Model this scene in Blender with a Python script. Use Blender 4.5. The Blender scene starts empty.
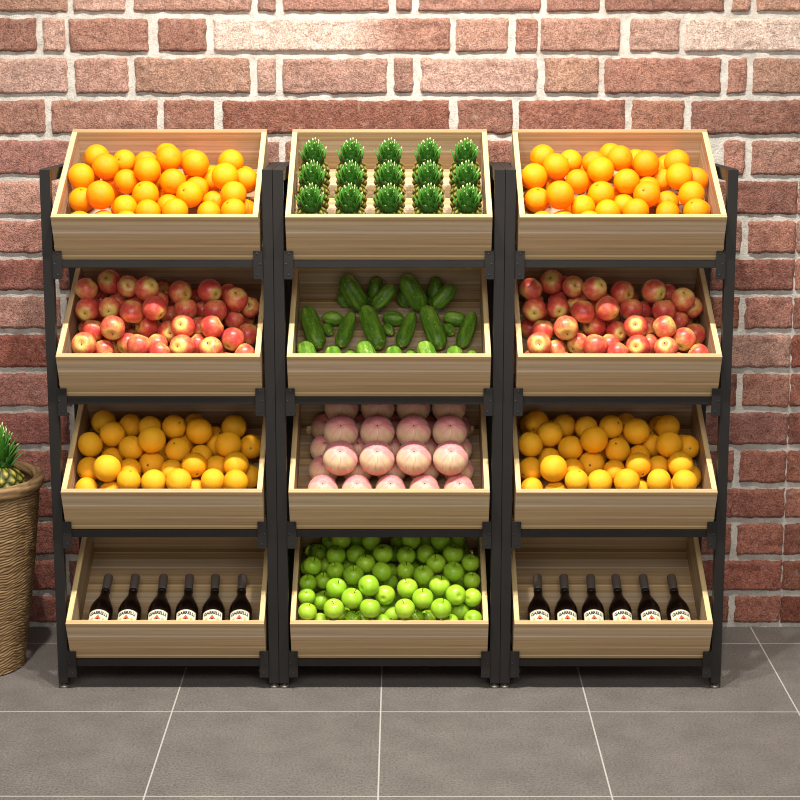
import bpy, bmesh, math, random
from mathutils import Vector, Matrix, noise
R_=random.Random(11)
SC=bpy.context.scene; COL=SC.collection
LAMP,FILL,AMB,EXPO,LOW_FILL=440,165,.14,0.0,60
ORANGE=[(-0.2078,0.3357,0.1091,0.039),(-0.1728,0.2656,0.1219,0.04),(-0.2388,0.2214,0.1158,0.0392),(-0.1257,0.327,0.1005,0.0355),(-0.0574,0.3078,0.108,0.0355),(-0.0446,0.2321,0.1313,0.0396),(-0.11,0.2331,0.0904,0.0371),(-0.2324,0.1537,0.0782,0.0381),(-0.1706,0.1196,0.1175,0.0422),(-0.1634,0.2729,0.0384,0.0374),(-0.1021,0.114,0.0787,0.0363),(-0.0462,0.1633,0.0924,0.039),(-0.0321,0.0887,0.0792,0.0376),(-0.2229,0.0377,0.0735,0.0372),(-0.1613,0.0743,0.0509,0.0376),(0.0154,0.2817,0.1401,0.0383),(0.0711,0.3414,0.0932,0.0367),(0.0927,0.2747,0.1258,0.0402),(0.0309,0.2066,0.1075,0.0386),(0.0978,0.2169,0.0765,0.0355),(0.0845,0.1473,0.1016,0.0392),(0.1437,0.2711,0.0694,0.0355),(0.1923,0.3266,0.098,0.0386),(0.1842,0.2117,0.1225,0.0398),(0.2405,0.2504,0.0853,0.0376),(0.2133,0.1391,0.1056,0.0398),(0.1505,0.1738,0.0549,0.0355),(0.1425,0.0995,0.0685,0.0355),(0.2178,0.0625,0.1008,0.0367),(0.0199,0.151,0.0591,0.0355),(0.0474,0.0801,0.0883,0.0383),(0.2417,0.1567,0.0368,0.0363),(0.0146,0.2308,0.0361,0.0345),(-0.0431,0.315,0.0361,0.0345),(-0.1192,0.1693,0.0361,0.0345),(-0.0201,0.3962,0.0361,0.0345),(-0.2401,0.3389,0.0361,0.0345),(0.2309,0.3395,0.0361,0.0345),(0.1315,0.3447,0.0361,0.0345),(0.0726,0.2948,0.0361,0.0345),(-0.0979,0.3624,0.0361,0.0345),(-0.2348,0.2254,0.0361,0.0345),(-0.1704,0.3545,0.0361,0.0345),(0.0718,0.3918,0.0361,0.0345),(-0.0559,0.2118,0.0361,0.0345),(0.1763,0.4052,0.0361,0.0345),(-0.0021,0.3681,0.1007,0.0345),(-0.0896,0.0413,0.0768,0.0345)]
ORANGE_LOW=[(-0.2136,0.3383,0.1002,0.0383),(-0.1777,0.2701,0.1125,0.0394),(-0.2395,0.2221,0.1117,0.0385),(-0.1299,0.3271,0.0971,0.0362),(-0.0658,0.2945,0.1178,0.0355),(-0.0497,0.2107,0.1403,0.042),(-0.1169,0.2233,0.0971,0.0384),(-0.2395,0.1606,0.0664,0.0375),(-0.1758,0.1164,0.1096,0.0417),(-0.1778,0.2229,0.0517,0.0371),(-0.1147,0.1485,0.0742,0.0355),(-0.109,0.08,0.0933,0.0355),(-0.054,0.1914,0.0606,0.0397),(-0.0383,0.0928,0.0756,0.0381),(-0.2393,0.0887,0.0505,0.0357),(-0.1673,0.0835,0.0378,0.0373),(-0.0334,0.2599,0.036,0.0355),(0.0088,0.2889,0.1253,0.037),(0.0643,0.3535,0.0784,0.0363),(0.0856,0.2777,0.1168,0.0407),(0.0242,0.2165,0.0941,0.0382),(0.0925,0.2211,0.0652,0.0357),(0.0803,0.1443,0.0976,0.0387),(0.138,0.2766,0.0604,0.0358),(0.1868,0.327,0.093,0.0387),(0.1789,0.2195,0.1138,0.0404),(0.2416,0.2478,0.0788,0.0364),(0.206,0.1443,0.0996,0.0394),(0.1432,0.1707,0.0671,0.0355),(0.1385,0.0959,0.0777,0.0367),(0.2101,0.067,0.0989,0.0375),(0.2425,0.1616,0.036,0.0355),(0.0109,0.1478,0.0696,0.0355),(0.0403,0.0749,0.0935,0.0388),(0.0322,0.2927,0.0564,0.0355),(0.0794,0.1021,0.036,0.0355),(-0.0668,0.3815,0.0361,0.0345),(0.0039,0.36,0.0361,0.0345),(0.1735,0.3959,0.0361,0.0345),(0.2386,0.3067,0.0361,0.0345),(-0.2262,0.4039,0.0361,0.0345),(-0.1911,0.2953,0.0361,0.0345),(-0.1007,0.2913,0.0361,0.0345),(-0.1566,0.3772,0.0361,0.0345),(0.1838,0.2256,0.0361,0.0345),(0.1254,0.3443,0.0361,0.0345),(0.1971,0.1054,0.0361,0.0345)]
APPLE=[(-0.2419,0.2874,0.1504,0.0361),(-0.1772,0.3237,0.1521,0.0377),(-0.1162,0.2866,0.1612,0.034),(-0.055,0.2529,0.1783,0.0376),(-0.2334,0.2196,0.1246,0.0366),(-0.1648,0.2094,0.1378,0.0337),(-0.094,0.1774,0.149,0.0372),(-0.0981,0.2841,0.0945,0.0348),(-0.2105,0.153,0.0981,0.0344),(-0.1464,0.128,0.1284,0.0373),(-0.0555,0.1874,0.0868,0.0362),(-0.2267,0.0767,0.1053,0.0372),(-0.0637,0.0613,0.1117,0.0366),(-0.1079,0.1286,0.0677,0.0342),(-0.1605,0.1518,0.0315,0.031),(-0.1762,0.1028,0.0667,0.031),(-0.2216,0.3696,0.0482,0.031),(-0.1562,0.3149,0.0868,0.031),(-0.0182,0.1052,0.0841,0.0321),(-0.0012,0.0328,0.1091,0.0318),(-0.033,0.3936,0.0686,0.0315),(0.0347,0.3073,0.1249,0.0367),(0.1273,0.2891,0.1426,0.0377),(0.209,0.2472,0.1421,0.0367),(0.2453,0.2775,0.0906,0.0328),(-0.024,0.1646,0.1714,0.037),(0.0573,0.2386,0.1112,0.0365),(0.149,0.2069,0.1305,0.0362),(0.1005,0.3003,0.0618,0.031),(0.2005,0.234,0.0758,0.031),(0.0105,0.1644,0.0859,0.0333),(0.0588,0.1351,0.1274,0.0364),(0.1436,0.1348,0.1257,0.0359),(0.2438,0.1812,0.0641,0.0342),(0.2034,0.1276,0.0859,0.0359),(0.06,0.0646,0.1062,0.0368),(0.1442,0.0694,0.0955,0.0357),(0.2419,0.073,0.072,0.0319),(0.0999,0.1161,0.0769,0.031),(0.1011,0.1762,0.0939,0.031),(0.0036,0.2932,0.0482,0.031),(-0.0597,0.2913,0.0325,0.031),(0.234,0.3594,0.0325,0.031),(0.1463,0.3693,0.0325,0.031),(0.1854,0.0852,0.0325,0.031),(-0.209,0.1981,0.0325,0.031),(-0.2054,0.3049,0.0325,0.031),(-0.1003,0.2011,0.0325,0.031),(0.1643,0.3094,0.0325,0.031),(0.1234,0.225,0.0325,0.031),(0.072,0.3986,0.0325,0.031),(0.1573,0.1602,0.0325,0.031),(-0.145,0.2561,0.0325,0.031),(0.0639,0.1742,0.0325,0.031),(-0.0238,0.2296,0.0325,0.031),(0.0238,0.1197,0.0325,0.031),(0.0172,0.3576,0.0325,0.031),(-0.2443,0.25,0.0325,0.031),(-0.2415,0.0989,0.0325,0.031),(-0.1383,0.3418,0.0325,0.031),(0.2258,0.2973,0.0325,0.031),(-0.1576,0.0377,0.0717,0.031),(-0.1382,0.3846,0.096,0.031),(-0.0295,0.2873,0.106,0.031),(0.1774,0.3355,0.099,0.031)]
APPLE_EYE=[None, (-0.19, 0.33), (0.23, 0.11), (0.61, 0.33), None, (0.06, -0.4), None, None, None, (0.0, -0.63), (-0.79, 0.11), (-0.13, 0.1), None, None, None, None, None, None, None, None, (0.38, -0.12), (0.68, -0.21), (0.66, -0.36), (0.1, 0.62), (-0.12, 0.29), None, None, None, None, None, (0.28, -0.23), (-0.14, 0.12), None, None, (-0.45, -0.74), (-0.31, 0.0), (-0.28, 0.47), None, None, None, None]
GREEN=[(-0.1512,0.3471,0.1296,0.0312),(-0.1889,0.3959,0.0724,0.0262),(-0.1066,0.4101,0.0724,0.0262),(-0.0579,0.3444,0.1296,0.0312),(-0.2227,0.3486,0.0744,0.0274),(-0.166,0.2848,0.1225,0.031),(-0.1061,0.2983,0.1177,0.0302),(-0.0204,0.2788,0.1364,0.0317),(-0.2364,0.2351,0.1271,0.0293),(-0.0738,0.2418,0.1296,0.0308),(-0.0235,0.1926,0.1432,0.0317),(-0.2019,0.2996,0.065,0.0262),(-0.1657,0.2253,0.1162,0.0285),(-0.1093,0.1711,0.15,0.032),(-0.2484,0.1784,0.1092,0.0276),(-0.205,0.2237,0.0749,0.027),(-0.16,0.1112,0.1552,0.0321),(-0.0626,0.1089,0.1682,0.0329),(-0.2492,0.109,0.12,0.0266),(-0.2091,0.1244,0.0846,0.0285),(-0.112,0.0673,0.1554,0.0326),(-0.0135,0.1113,0.1257,0.0317),(-0.2437,0.029,0.1376,0.0285),(-0.2076,0.029,0.095,0.0269),(-0.1653,0.0319,0.148,0.0314),(-0.0575,0.0326,0.1482,0.0321),(-0.1109,0.0489,0.088,0.0265),(-0.0188,0.0275,0.0914,0.027),(-0.2518,0.2698,0.086,0.0262),(-0.1404,0.087,0.0648,0.0266),(-0.0012,0.2236,0.0724,0.0271),(-0.0216,0.1173,0.0554,0.0262),(-0.063,0.3756,0.0484,0.0262),(-0.1287,0.3195,0.0484,0.0262),(-0.0837,0.081,0.0548,0.0266),(0.0664,0.3472,0.1296,0.0312),(0.0274,0.4046,0.0668,0.0262),(0.1122,0.4102,0.0724,0.0262),(0.1577,0.3445,0.1296,0.0312),(0.2102,0.3973,0.082,0.0262),(0.0496,0.2862,0.1213,0.031),(0.11,0.298,0.1181,0.0302),(0.195,0.2789,0.1364,0.0324),(0.1419,0.2419,0.1296,0.0308),(0.1943,0.1927,0.1432,0.0321),(0.0488,0.2266,0.1149,0.0285),(0.1036,0.1719,0.1493,0.032),(0.0539,0.1145,0.152,0.032),(0.1503,0.1264,0.1506,0.0329),(0.1001,0.0688,0.1544,0.0326),(0.1987,0.0815,0.1561,0.0317),(0.0459,0.0318,0.1481,0.0313),(0.1537,0.0326,0.1482,0.0321),(0.2492,0.2635,0.1113,0.0288),(0.2378,0.3031,0.0564,0.0262),(0.2504,0.1843,0.1142,0.0276),(0.2492,0.0993,0.1271,0.0288),(0.2496,0.029,0.1066,0.0285),(0.213,0.0805,0.0852,0.0294),(0.2205,0.2361,0.0628,0.0262),(0.1813,0.0274,0.0942,0.0269),(0.1149,0.0851,0.0534,0.0266),(0.0787,0.0576,0.0817,0.0266),(0.0072,0.0771,0.075,0.0266),(0.2314,0.3555,0.0543,0.0262),(0.0118,0.3543,0.0635,0.0262),(-0.1136,0.2297,0.0305,0.029),(0.2367,0.1221,0.0305,0.029),(-0.0009,0.3075,0.0305,0.029),(-0.2022,0.1862,0.0305,0.029),(0.1734,0.3511,0.0305,0.029),(0.1109,0.2603,0.0305,0.029),(0.0972,0.3705,0.0305,0.029),(0.046,0.1145,0.0305,0.029),(-0.2271,0.2584,0.0305,0.029),(0.1499,0.2087,0.0305,0.029),(-0.1492,0.3719,0.0305,0.029),(-0.1602,0.1268,0.0305,0.029),(-0.0396,0.2323,0.0305,0.029),(0.134,0.138,0.0305,0.029),(-0.0895,0.1719,0.0305,0.029),(0.1717,0.2646,0.0305,0.029),(0.0846,0.168,0.0289,0.0275),(0.1702,0.075,0.0289,0.0275),(0.0494,0.2156,0.0289,0.0275),(-0.2088,0.097,0.0289,0.0275),(-0.2415,0.3955,0.0289,0.0275),(0.013,0.1675,0.0289,0.0275),(0.1502,0.4079,0.0289,0.0275),(-0.0694,0.2845,0.0289,0.0275),(0.0712,0.3187,0.0289,0.0275),(0.2221,0.4122,0.0289,0.0275),(0.2028,0.1755,0.0289,0.0275),(-0.1704,0.2672,0.0289,0.0275),(-0.0143,0.3954,0.0289,0.0275),(-0.1324,0.174,0.0812,0.0275)]
PEACH=[(-0.1983,0.0858,0.0498,0.0467),(-0.0968,0.0859,0.0497,0.0467),(0.0033,0.086,0.0497,0.0467),(0.1048,0.086,0.0497,0.0467),(0.2079,0.086,0.0496,0.0467),(-0.1984,0.1792,0.0469,0.0464),(-0.097,0.1793,0.0468,0.0463),(0.0043,0.1793,0.0468,0.0463),(0.1051,0.1794,0.0468,0.0463),(0.2086,0.1794,0.0469,0.0464),(-0.199,0.2767,0.0465,0.046),(-0.0973,0.2768,0.0465,0.046),(0.0039,0.2768,0.0465,0.046),(0.105,0.2769,0.0465,0.046),(0.2077,0.2769,0.0465,0.046),(-0.1997,0.3764,0.0465,0.046),(-0.0975,0.3765,0.0465,0.046),(0.0034,0.3765,0.0465,0.046),(0.1044,0.3766,0.0465,0.046),(0.2068,0.3766,0.0465,0.046),(-0.1465,0.1434,0.1263,0.0536),(-0.0369,0.14,0.1293,0.0535),(0.0728,0.1371,0.1318,0.0535),(0.1824,0.1355,0.1334,0.0536),(-0.1472,0.2585,0.1304,0.0529),(-0.0369,0.2541,0.1341,0.0529),(0.0727,0.2511,0.1367,0.0529),(0.1821,0.2492,0.1384,0.0529),(-0.1482,0.3738,0.1313,0.0525),(-0.0368,0.3678,0.1363,0.0525),(0.0726,0.3643,0.1392,0.0525),(0.1818,0.3622,0.141,0.0525)]
CUCUMBER=[(-0.247,0.3042,0.0443,-0.218,0.1906,0.0323,0.0305,'a'),(-0.1832,0.3122,0.0251,-0.1627,0.3081,0.0245,0.0235,'b'),(-0.1912,0.2705,0.0185,-0.1832,0.2556,0.0185,0.0175,'c'),(-0.1188,0.2921,0.0401,-0.1421,0.1931,0.0285,0.0245,'d'),(-0.2475,0.1304,0.045,-0.2292,0.0396,0.032,0.03,'e'),(-0.1674,0.134,0.029,-0.162,0.0434,0.029,0.028,'f'),(-0.1163,0.1377,0.0205,-0.1125,0.0541,0.0205,0.0195,'g'),(-0.0668,0.2841,0.0597,-0.0367,0.1916,0.0315,0.0305,'a'),(0.0013,0.3108,0.0262,0.0213,0.3083,0.0245,0.0235,'b'),(-0.0076,0.2702,0.0188,0,0.2556,0.0185,0.0175,'c'),(0.0653,0.2925,0.0398,0.0393,0.1928,0.0287,0.0245,'d'),(-0.0726,0.1284,0.047,-0.0516,0.0397,0.032,0.03,'e'),(0.0126,0.1341,0.029,0.0158,0.0435,0.029,0.028,'f'),(0.0638,0.1377,0.0205,0.0657,0.0542,0.0205,0.0195,'g'),(0.1163,0.2824,0.061,0.1447,0.1917,0.0315,0.0305,'a'),(0.1857,0.3107,0.0263,0.2084,0.3057,0.0245,0.0235,'b'),(0.176,0.2703,0.0187,0.1832,0.2557,0.0185,0.0175,'c'),(0.247,0.2842,0.0462,0.2209,0.1948,0.0273,0.0245,'d'),(0.1072,0.1287,0.047,0.1261,0.0398,0.032,0.03,'e'),(0.1926,0.1341,0.029,0.1936,0.0435,0.029,0.028,'f'),(0.2449,0.1378,0.0205,0.244,0.0542,0.0205,0.0195,'g'),(-0.1255,0.3815,0.1006,-0.0971,0.3673,0.0486,0.0335,'A'),(-0.0422,0.4073,0.08,-0.0421,0.391,0.0616,0.0255,'B'),(-0.0035,0.3569,0.0922,-0.0309,0.339,0.0676,0.0255,'D'),(-0.1427,0.4117,0.035,-0.1381,0.4035,0.0258,0.024,'E'),(-0.0582,0.422,0.0275,-0.055,0.41,0.021,0.02,'F'),(0.0573,0.3815,0.1006,0.0864,0.3669,0.049,0.0335,'A'),(0.1417,0.4073,0.08,0.1417,0.3907,0.0619,0.0255,'B'),(0.1788,0.356,0.0929,0.1515,0.3384,0.0681,0.0255,'D'),(0.0421,0.4118,0.035,0.0468,0.404,0.0254,0.024,'E'),(0.1271,0.422,0.0275,0.1301,0.4101,0.021,0.02,'F')]
BRICK_ROWS=[(0.005,0.117,[(-1.95,-1.629),(-1.609,-1.409),(-1.389,-1.029),(-1.009,-0.633),(-0.613,-0.233),(-0.213,0.167),(0.187,0.547),(0.567,0.727),(0.747,1.117),(1.137,1.288),(1.291,1.43),(1.45,1.81),(1.83,1.95)]),(0.117,0.239,[(-1.95,-1.857),(-1.837,-1.457),(-1.437,-1.077),(-1.057,-0.78),(-0.76,-0.39),(-0.37,-0.21),(-0.19,0.17),(0.19,0.56),(0.58,0.74),(0.76,0.92),(0.94,1.288),(1.291,1.418),(1.438,1.608),(1.628,1.798),(1.818,1.95)]),(0.239,0.365,[(-1.95,-1.763),(-1.743,-1.363),(-1.343,-0.983),(-0.963,-0.593),(-0.573,-0.203),(-0.183,0.197),(0.217,0.377),(0.397,0.757),(0.777,0.937),(0.957,1.117),(1.137,1.288),(1.291,1.48),(1.5,1.88),(1.9,1.95)]),(0.365,0.483,[(-1.95,-1.816),(-1.796,-1.626),(-1.606,-1.436),(-1.416,-1.056),(-1.036,-0.63),(-0.61,-0.23),(-0.21,0.17),(0.19,0.56),(0.58,0.74),(0.76,0.92),(0.94,1.288),(1.291,1.532),(1.552,1.932)]),(0.483,0.61,[(-1.95,-1.831),(-1.811,-1.431),(-1.411,-1.051),(-1.031,-0.603),(-0.583,-0.423),(-0.403,-0.023),(-0.003,0.357),(0.377,0.737),(0.757,1.117),(1.137,1.288),(1.291,1.592),(1.612,1.782),(1.802,1.95)]),(0.61,0.736,[(-1.95,-1.821),(-1.801,-1.421),(-1.401,-1.041),(-1.021,-0.84),(-0.82,-0.45),(-0.43,-0.27),(-0.25,0.13),(0.15,0.52),(0.54,0.92),(0.94,1.288),(1.291,1.62),(1.64,1.95)]),(0.736,0.864,[(-1.95,-1.807),(-1.787,-1.407),(-1.387,-1.027),(-1.007,-0.603),(-0.583,-0.213),(-0.193,-0.033),(-0.013,0.357),(0.377,0.737),(0.757,1.117),(1.137,1.288),(1.291,1.673),(1.693,1.95)]),(0.864,0.992,[(-1.95,-1.829),(-1.809,-1.609),(-1.589,-1.419),(-1.399,-1.039),(-1.019,-0.76),(-0.74,-0.38),(-0.36,-0.2),(-0.18,-0.02),(-0.0,0.36),(0.38,0.54),(0.56,0.92),(0.94,1.288),(1.291,1.501),(1.521,1.901)]),(0.992,1.115,[(-1.95,-1.816),(-1.796,-1.436),(-1.416,-1.056),(-1.036,-0.823),(-0.803,-0.423),(-0.403,-0.243),(-0.223,0.147),(0.167,0.327),(0.347,0.727),(0.747,1.117),(1.137,1.288),(1.291,1.455),(1.475,1.835),(1.855,1.95)]),(1.115,1.235,[(-1.95,-1.649),(-1.629,-1.459),(-1.439,-1.079),(-1.059,-0.79),(-0.77,-0.39),(-0.37,-0.01),(0.01,0.17),(0.19,0.35),(0.37,0.53),(0.55,0.92),(0.94,1.288),(1.291,1.53),(1.55,1.91)]),(1.235,1.358,[(-1.95,-1.833),(-1.813,-1.433),(-1.413,-1.053),(-1.033,-0.803),(-0.783,-0.423),(-0.403,-0.033),(-0.013,0.357),(0.377,0.737),(0.757,1.117),(1.137,1.288),(1.291,1.574),(1.594,1.95)]),(1.358,1.484,[(-1.95,-1.795),(-1.775,-1.415),(-1.395,-1.035),(-1.015,-0.84),(-0.82,-0.45),(-0.43,-0.05),(-0.03,0.34),(0.36,0.74),(0.76,0.92),(0.94,1.288),(1.291,1.526),(1.546,1.746),(1.766,1.95)]),(1.484,1.611,[(-1.95,-1.8),(-1.78,-1.58),(-1.56,-1.39),(-1.37,-0.986),(-0.967,-0.803),(-0.781,-0.416),(-0.4,-0.35),(-0.331,0.037),(0.056,0.107),(0.126,0.535),(0.557,0.724),(0.746,0.994),(1.01,1.029),(1.051,1.117),(1.139,1.511),(1.531,1.731),(1.751,1.921)]),(1.611,1.737,[(-1.95,-1.654),(-1.634,-1.274),(-1.254,-1.082),(-1.063,-0.731),(-0.709,-0.552),(-0.524,0.185),(0.213,0.385),(0.404,0.736),(0.758,0.921),(0.946,1.654),(1.674,1.95)]),(1.737,1.866,[(-1.95,-1.809),(-1.789,-1.409),(-1.389,-1.009),(-0.984,-0.818),(-0.796,-0.437),(-0.415,-0.356),(-0.334,-0.009),(0.012,0.072),(0.097,0.459),(0.484,0.652),(0.671,1.033),(1.055,1.114),(1.133,1.467),(1.487,1.657),(1.677,1.847),(1.867,1.95)]),(1.866,1.988,[(-1.95,-1.885),(-1.865,-1.695),(-1.675,-1.295),(-1.275,-1.1),(-1.079,-1.01),(-0.998,-0.752),(-0.721,-0.572),(-0.547,0.187),(0.205,0.367),(0.392,0.46),(0.469,0.715),(0.746,0.901),(0.92,1.647),(1.667,1.95)]),(1.988,2.11,[(-1.95,-1.815),(-1.795,-1.415),(-1.395,-0.999),(-0.982,-0.821),(-0.796,-0.431),(-0.409,-0.353),(-0.331,-0.003),(0.019,0.068),(0.09,0.468),(0.487,0.651),(0.669,1.038),(1.06,1.116),(1.137,1.456),(1.476,1.676),(1.696,1.95)]),(2.11,2.235,[(-1.95,-1.805),(-1.785,-1.425),(-1.405,-1.205),(-1.185,-0.985),(-0.965,-0.79),(-0.769,-0.7),(-0.688,-0.442),(-0.411,-0.262),(-0.237,0.497),(0.515,0.677),(0.702,0.77),(0.779,1.025),(1.056,1.211),(1.23,1.95)]),(2.235,2.36,[(-1.949,-1.569),(-1.549,-1.169),(-1.149,-0.979),(-0.959,-0.789),(-0.769,-0.389),(-0.364,-0.198),(-0.176,0.183),(0.205,0.264),(0.286,0.611),(0.632,0.692),(0.717,1.079),(1.104,1.272),(1.291,1.653),(1.675,1.734),(1.753,1.95)])]

# ------------------------------------------------------------------ helpers
def rad(a): return math.radians(a)
def obj(name,me,parent=None,loc=None,mat=None):
    o=bpy.data.objects.new(name,me); COL.objects.link(o)
    if parent is not None: o.parent=parent
    if loc is not None: o.location=loc
    return o
def tag(o,label=None,cat=None,group=None,kind=None):
    if label: o['label']=label
    if cat: o['category']=cat
    if group: o['group']=group
    if kind: o['kind']=kind
    return o
def mesh_from(bm,name,mat=None,smooth=False):
    bmesh.ops.recalc_face_normals(bm,faces=bm.faces)
    me=bpy.data.meshes.new(name); bm.to_mesh(me); bm.free()
    if mat:
        for m in (mat if isinstance(mat,(list,tuple)) else [mat]): me.materials.append(m)
    if smooth:
        for p in me.polygons: p.use_smooth=True
    return me
def box(bm,x0,x1,y0,y1,z0,z1,bevel=0.0,seg=2):
    v=[bm.verts.new((x,y,z)) for z in (z0,z1) for y in (y0,y1) for x in (x0,x1)]
    fs=[bm.faces.new([v[i] for i in q]) for q in ((0,2,3,1),(4,5,7,6),(0,1,5,4),(2,6,7,3),(1,3,7,5),(0,4,6,2))]
    if bevel>0:
        es=list({e for f in fs for e in f.edges})
        bmesh.ops.bevel(bm,geom=es,offset=bevel,segments=seg,affect='EDGES',profile=.6)
    return v
def box_mesh(name,mat,x0,x1,y0,y1,z0,z1,bevel=.0012):
    bm=bmesh.new(); box(bm,x0,x1,y0,y1,z0,z1,bevel); return mesh_from(bm,name,mat)
def lathe_mesh(name,prof,seg,mat,fn=None,smooth=True):
    """prof: (radius, z) from bottom to top; fn(angle, r, z) -> (r, z) optional shaping."""
    bm=bmesh.new(); rings=[]
    for (r,z) in prof:
        if r<1e-6: rings.append([bm.verts.new((0,0,z))])
        else:
            ring=[]
            for k in range(seg):
                a=2*math.pi*k/seg; rr,zz=(r,z) if fn is None else fn(a,r,z)
                ring.append(bm.verts.new((rr*math.cos(a),rr*math.sin(a),zz)))
            rings.append(ring)
    for A,B in zip(rings,rings[1:]):
        for k in range(seg):
            k2=(k+1)%seg
            if len(A)==1 and len(B)==1: continue
            if len(A)==1: bm.faces.new((A[0],B[k2],B[k]))
            elif len(B)==1: bm.faces.new((A[k],A[k2],B[0]))
            else: bm.faces.new((A[k],A[k2],B[k2],B[k]))
    return mesh_from(bm,name,mat,smooth)
def tube_mesh(name,pts,radii,mat,seg=8):
    bm=bmesh.new(); rings=[]
    pts=[Vector(p) for p in pts]
    for i,p in enumerate(pts):
        t=(pts[min(i+1,len(pts)-1)]-pts[max(i-1,0)]).normalized()
        a=t.orthogonal().normalized(); b=t.cross(a)
        rings.append([bm.verts.new(p+radii[i]*(math.cos(2*math.pi*k/seg)*a+math.sin(2*math.pi*k/seg)*b)) for k in range(seg)])
    for A,B in zip(rings,rings[1:]):
        for k in range(seg): bm.faces.new((A[k],A[(k+1)%seg],B[(k+1)%seg],B[k]))
    bm.faces.new(rings[0][::-1]); bm.faces.new(rings[-1])
    return mesh_from(bm,name,mat,True)
# ------------------------------------------------------------------ materials
def s2l(c): return tuple(((v/255)/12.92 if v/255<=.04045 else ((v/255+.055)/1.055)**2.4) for v in c)
class NT:
    def __init__(s,name):
        s.m=bpy.data.materials.new(name); s.m.use_nodes=True; s.t=s.m.node_tree; s.N=s.t.nodes; s.L=s.t.links
        s.b=s.N['Principled BSDF']
    def n(s,typ,**kw):
        x=s.N.new(typ)
        for k,v in kw.items():
            if k in x.inputs.keys() if hasattr(x.inputs,'keys') else False: x.inputs[k].default_value=v
            else: setattr(x,k,v)
        return x
    def l(s,a,b): s.L.new(a,b)
    def coord(s,scale=(1,1,1),kind='Object',rot=(0,0,0)):
        c=s.n('ShaderNodeTexCoord'); m=s.n('ShaderNodeMapping'); m.inputs['Scale'].default_value=scale; m.inputs['Rotation'].default_value=rot
        s.l(c.outputs[kind],m.inputs['Vector']); return m.outputs['Vector']
    def noise(s,vec,scale=5,detail=3,rough=.55,dist=0,dim='3D'):
        x=s.n('ShaderNodeTexNoise'); x.noise_dimensions=dim
        x.inputs['Scale'].default_value=scale; x.inputs['Detail'].default_value=detail; x.inputs['Roughness'].default_value=rough; x.inputs['Distortion'].default_value=dist
        if vec is not None: s.l(vec,x.inputs['Vector'])
        return x.outputs['Fac']
    def ramp(s,fac,stops,interp='LINEAR'):
        r=s.n('ShaderNodeValToRGB'); r.color_ramp.interpolation=interp
        e=r.color_ramp.elements
        while len(e)<len(stops): e.new(.5)
        for el,(p,c) in zip(e,stops): el.position=p; el.color=(*c,1) if len(c)==3 else c
        s.l(fac,r.inputs['Fac']); return r.outputs['Color']
    def mix(s,fac,a,b,mode='MIX'):
        x=s.n('ShaderNodeMix'); x.data_type='RGBA'; x.blend_type=mode
        for sock,v in ((x.inputs[0],fac),(x.inputs[6],a),(x.inputs[7],b)):
            if hasattr(v,'default_value') or hasattr(v,'is_linked'): s.l(v,sock)
            elif isinstance(v,(int,float)): sock.default_value=v
            else: sock.default_value=(*v,1)
        return x.outputs[2]
    def math(s,op,a,b=None,c=None):
        x=s.n('ShaderNodeMath'); x.operation=op
        for i,v in enumerate((a,b,c)):
            if v is None: continue
            if hasattr(v,'is_linked'): s.l(v,x.inputs[i])
            else: x.inputs[i].default_value=v
        return x.outputs[0]
    def sep(s,vec):
        x=s.n('ShaderNodeSeparateXYZ'); s.l(vec,x.inputs[0]); return x.outputs
    def bump(s,h,strength=.3,dist=.01):
        x=s.n('ShaderNodeBump'); x.inputs['Strength'].default_value=strength; x.inputs['Distance'].default_value=dist
        s.l(h,x.inputs['Height']); s.l(x.outputs['Normal'],s.b.inputs['Normal'])
    def out(s,color,rough=.5,spec=.5):
        if hasattr(color,'is_linked'): s.l(color,s.b.inputs['Base Color'])
        else: s.b.inputs['Base Color'].default_value=(*color,1)
        if hasattr(rough,'is_linked'): s.l(rough,s.b.inputs['Roughness'])
        else: s.b.inputs['Roughness'].default_value=rough
        s.b.inputs['Specular IOR Level'].default_value=spec
        return s.m
def wood_mat(name,scale,seed):
    """Pale zebra-grained veneer: long bands across the board, fine streaks along the axis with the small scale."""
    k=NT(name)
    v=k.coord(scale)
    add=k.n('ShaderNodeVectorMath'); add.operation='ADD'; k.l(v,add.inputs[0]); add.inputs[1].default_value=(seed,seed*1.7,seed*.6)
    c=k.n('ShaderNodeTexCoord'); s=k.sep(c.outputs['Object'])
    wob=k.math('MULTIPLY',k.math('SUBTRACT',k.noise(add.outputs[0],.35,2,.5,.1),.5),.05)
    q=k.math('FRACT',k.math('ADD',k.math('DIVIDE',k.math('ADD',k.math('ADD',s[2],.0155),k.math('MULTIPLY',s[1],0.0 if scale[0]>1 else 1.0)),.14774),wob))
    c1=k.ramp(q,[(.0,s2l((154,128,94))),(.16,s2l((168,140,104))),(.215,s2l((188,160,124))),(.25,s2l((172,144,108))),(.42,s2l((178,150,114))),(.505,s2l((180,154,122))),(.53,s2l((210,190,162))),(.56,s2l((182,160,132))),(.68,s2l((178,156,128))),(.76,s2l((192,168,136))),(.80,s2l((164,134,96))),(.88,s2l((188,158,118))),(.965,s2l((180,150,110))),(.985,s2l((218,190,138)))])
    fine=k.noise(add.outputs[0],3.2,6,.75,.15)
    c2=k.ramp(fine,[(.34,(.62,.56,.49)),(.5,(.95,.95,.94)),(.64,(1.18,1.17,1.15))])
    c=k.mix(.8,c1,c2,'MULTIPLY')
    k.bump(fine,.06,.002)
    return k.out(c,.5,.3)
M={}
M['wood_x']=wood_mat('wood_grain_across',(.35,42,42),3.1)
M['wood_y']=wood_mat('wood_grain_lengthwise',(42,.35,42),5.3)
k=NT('dark_steel'); nz=k.noise(k.coord(),220,2)
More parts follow.
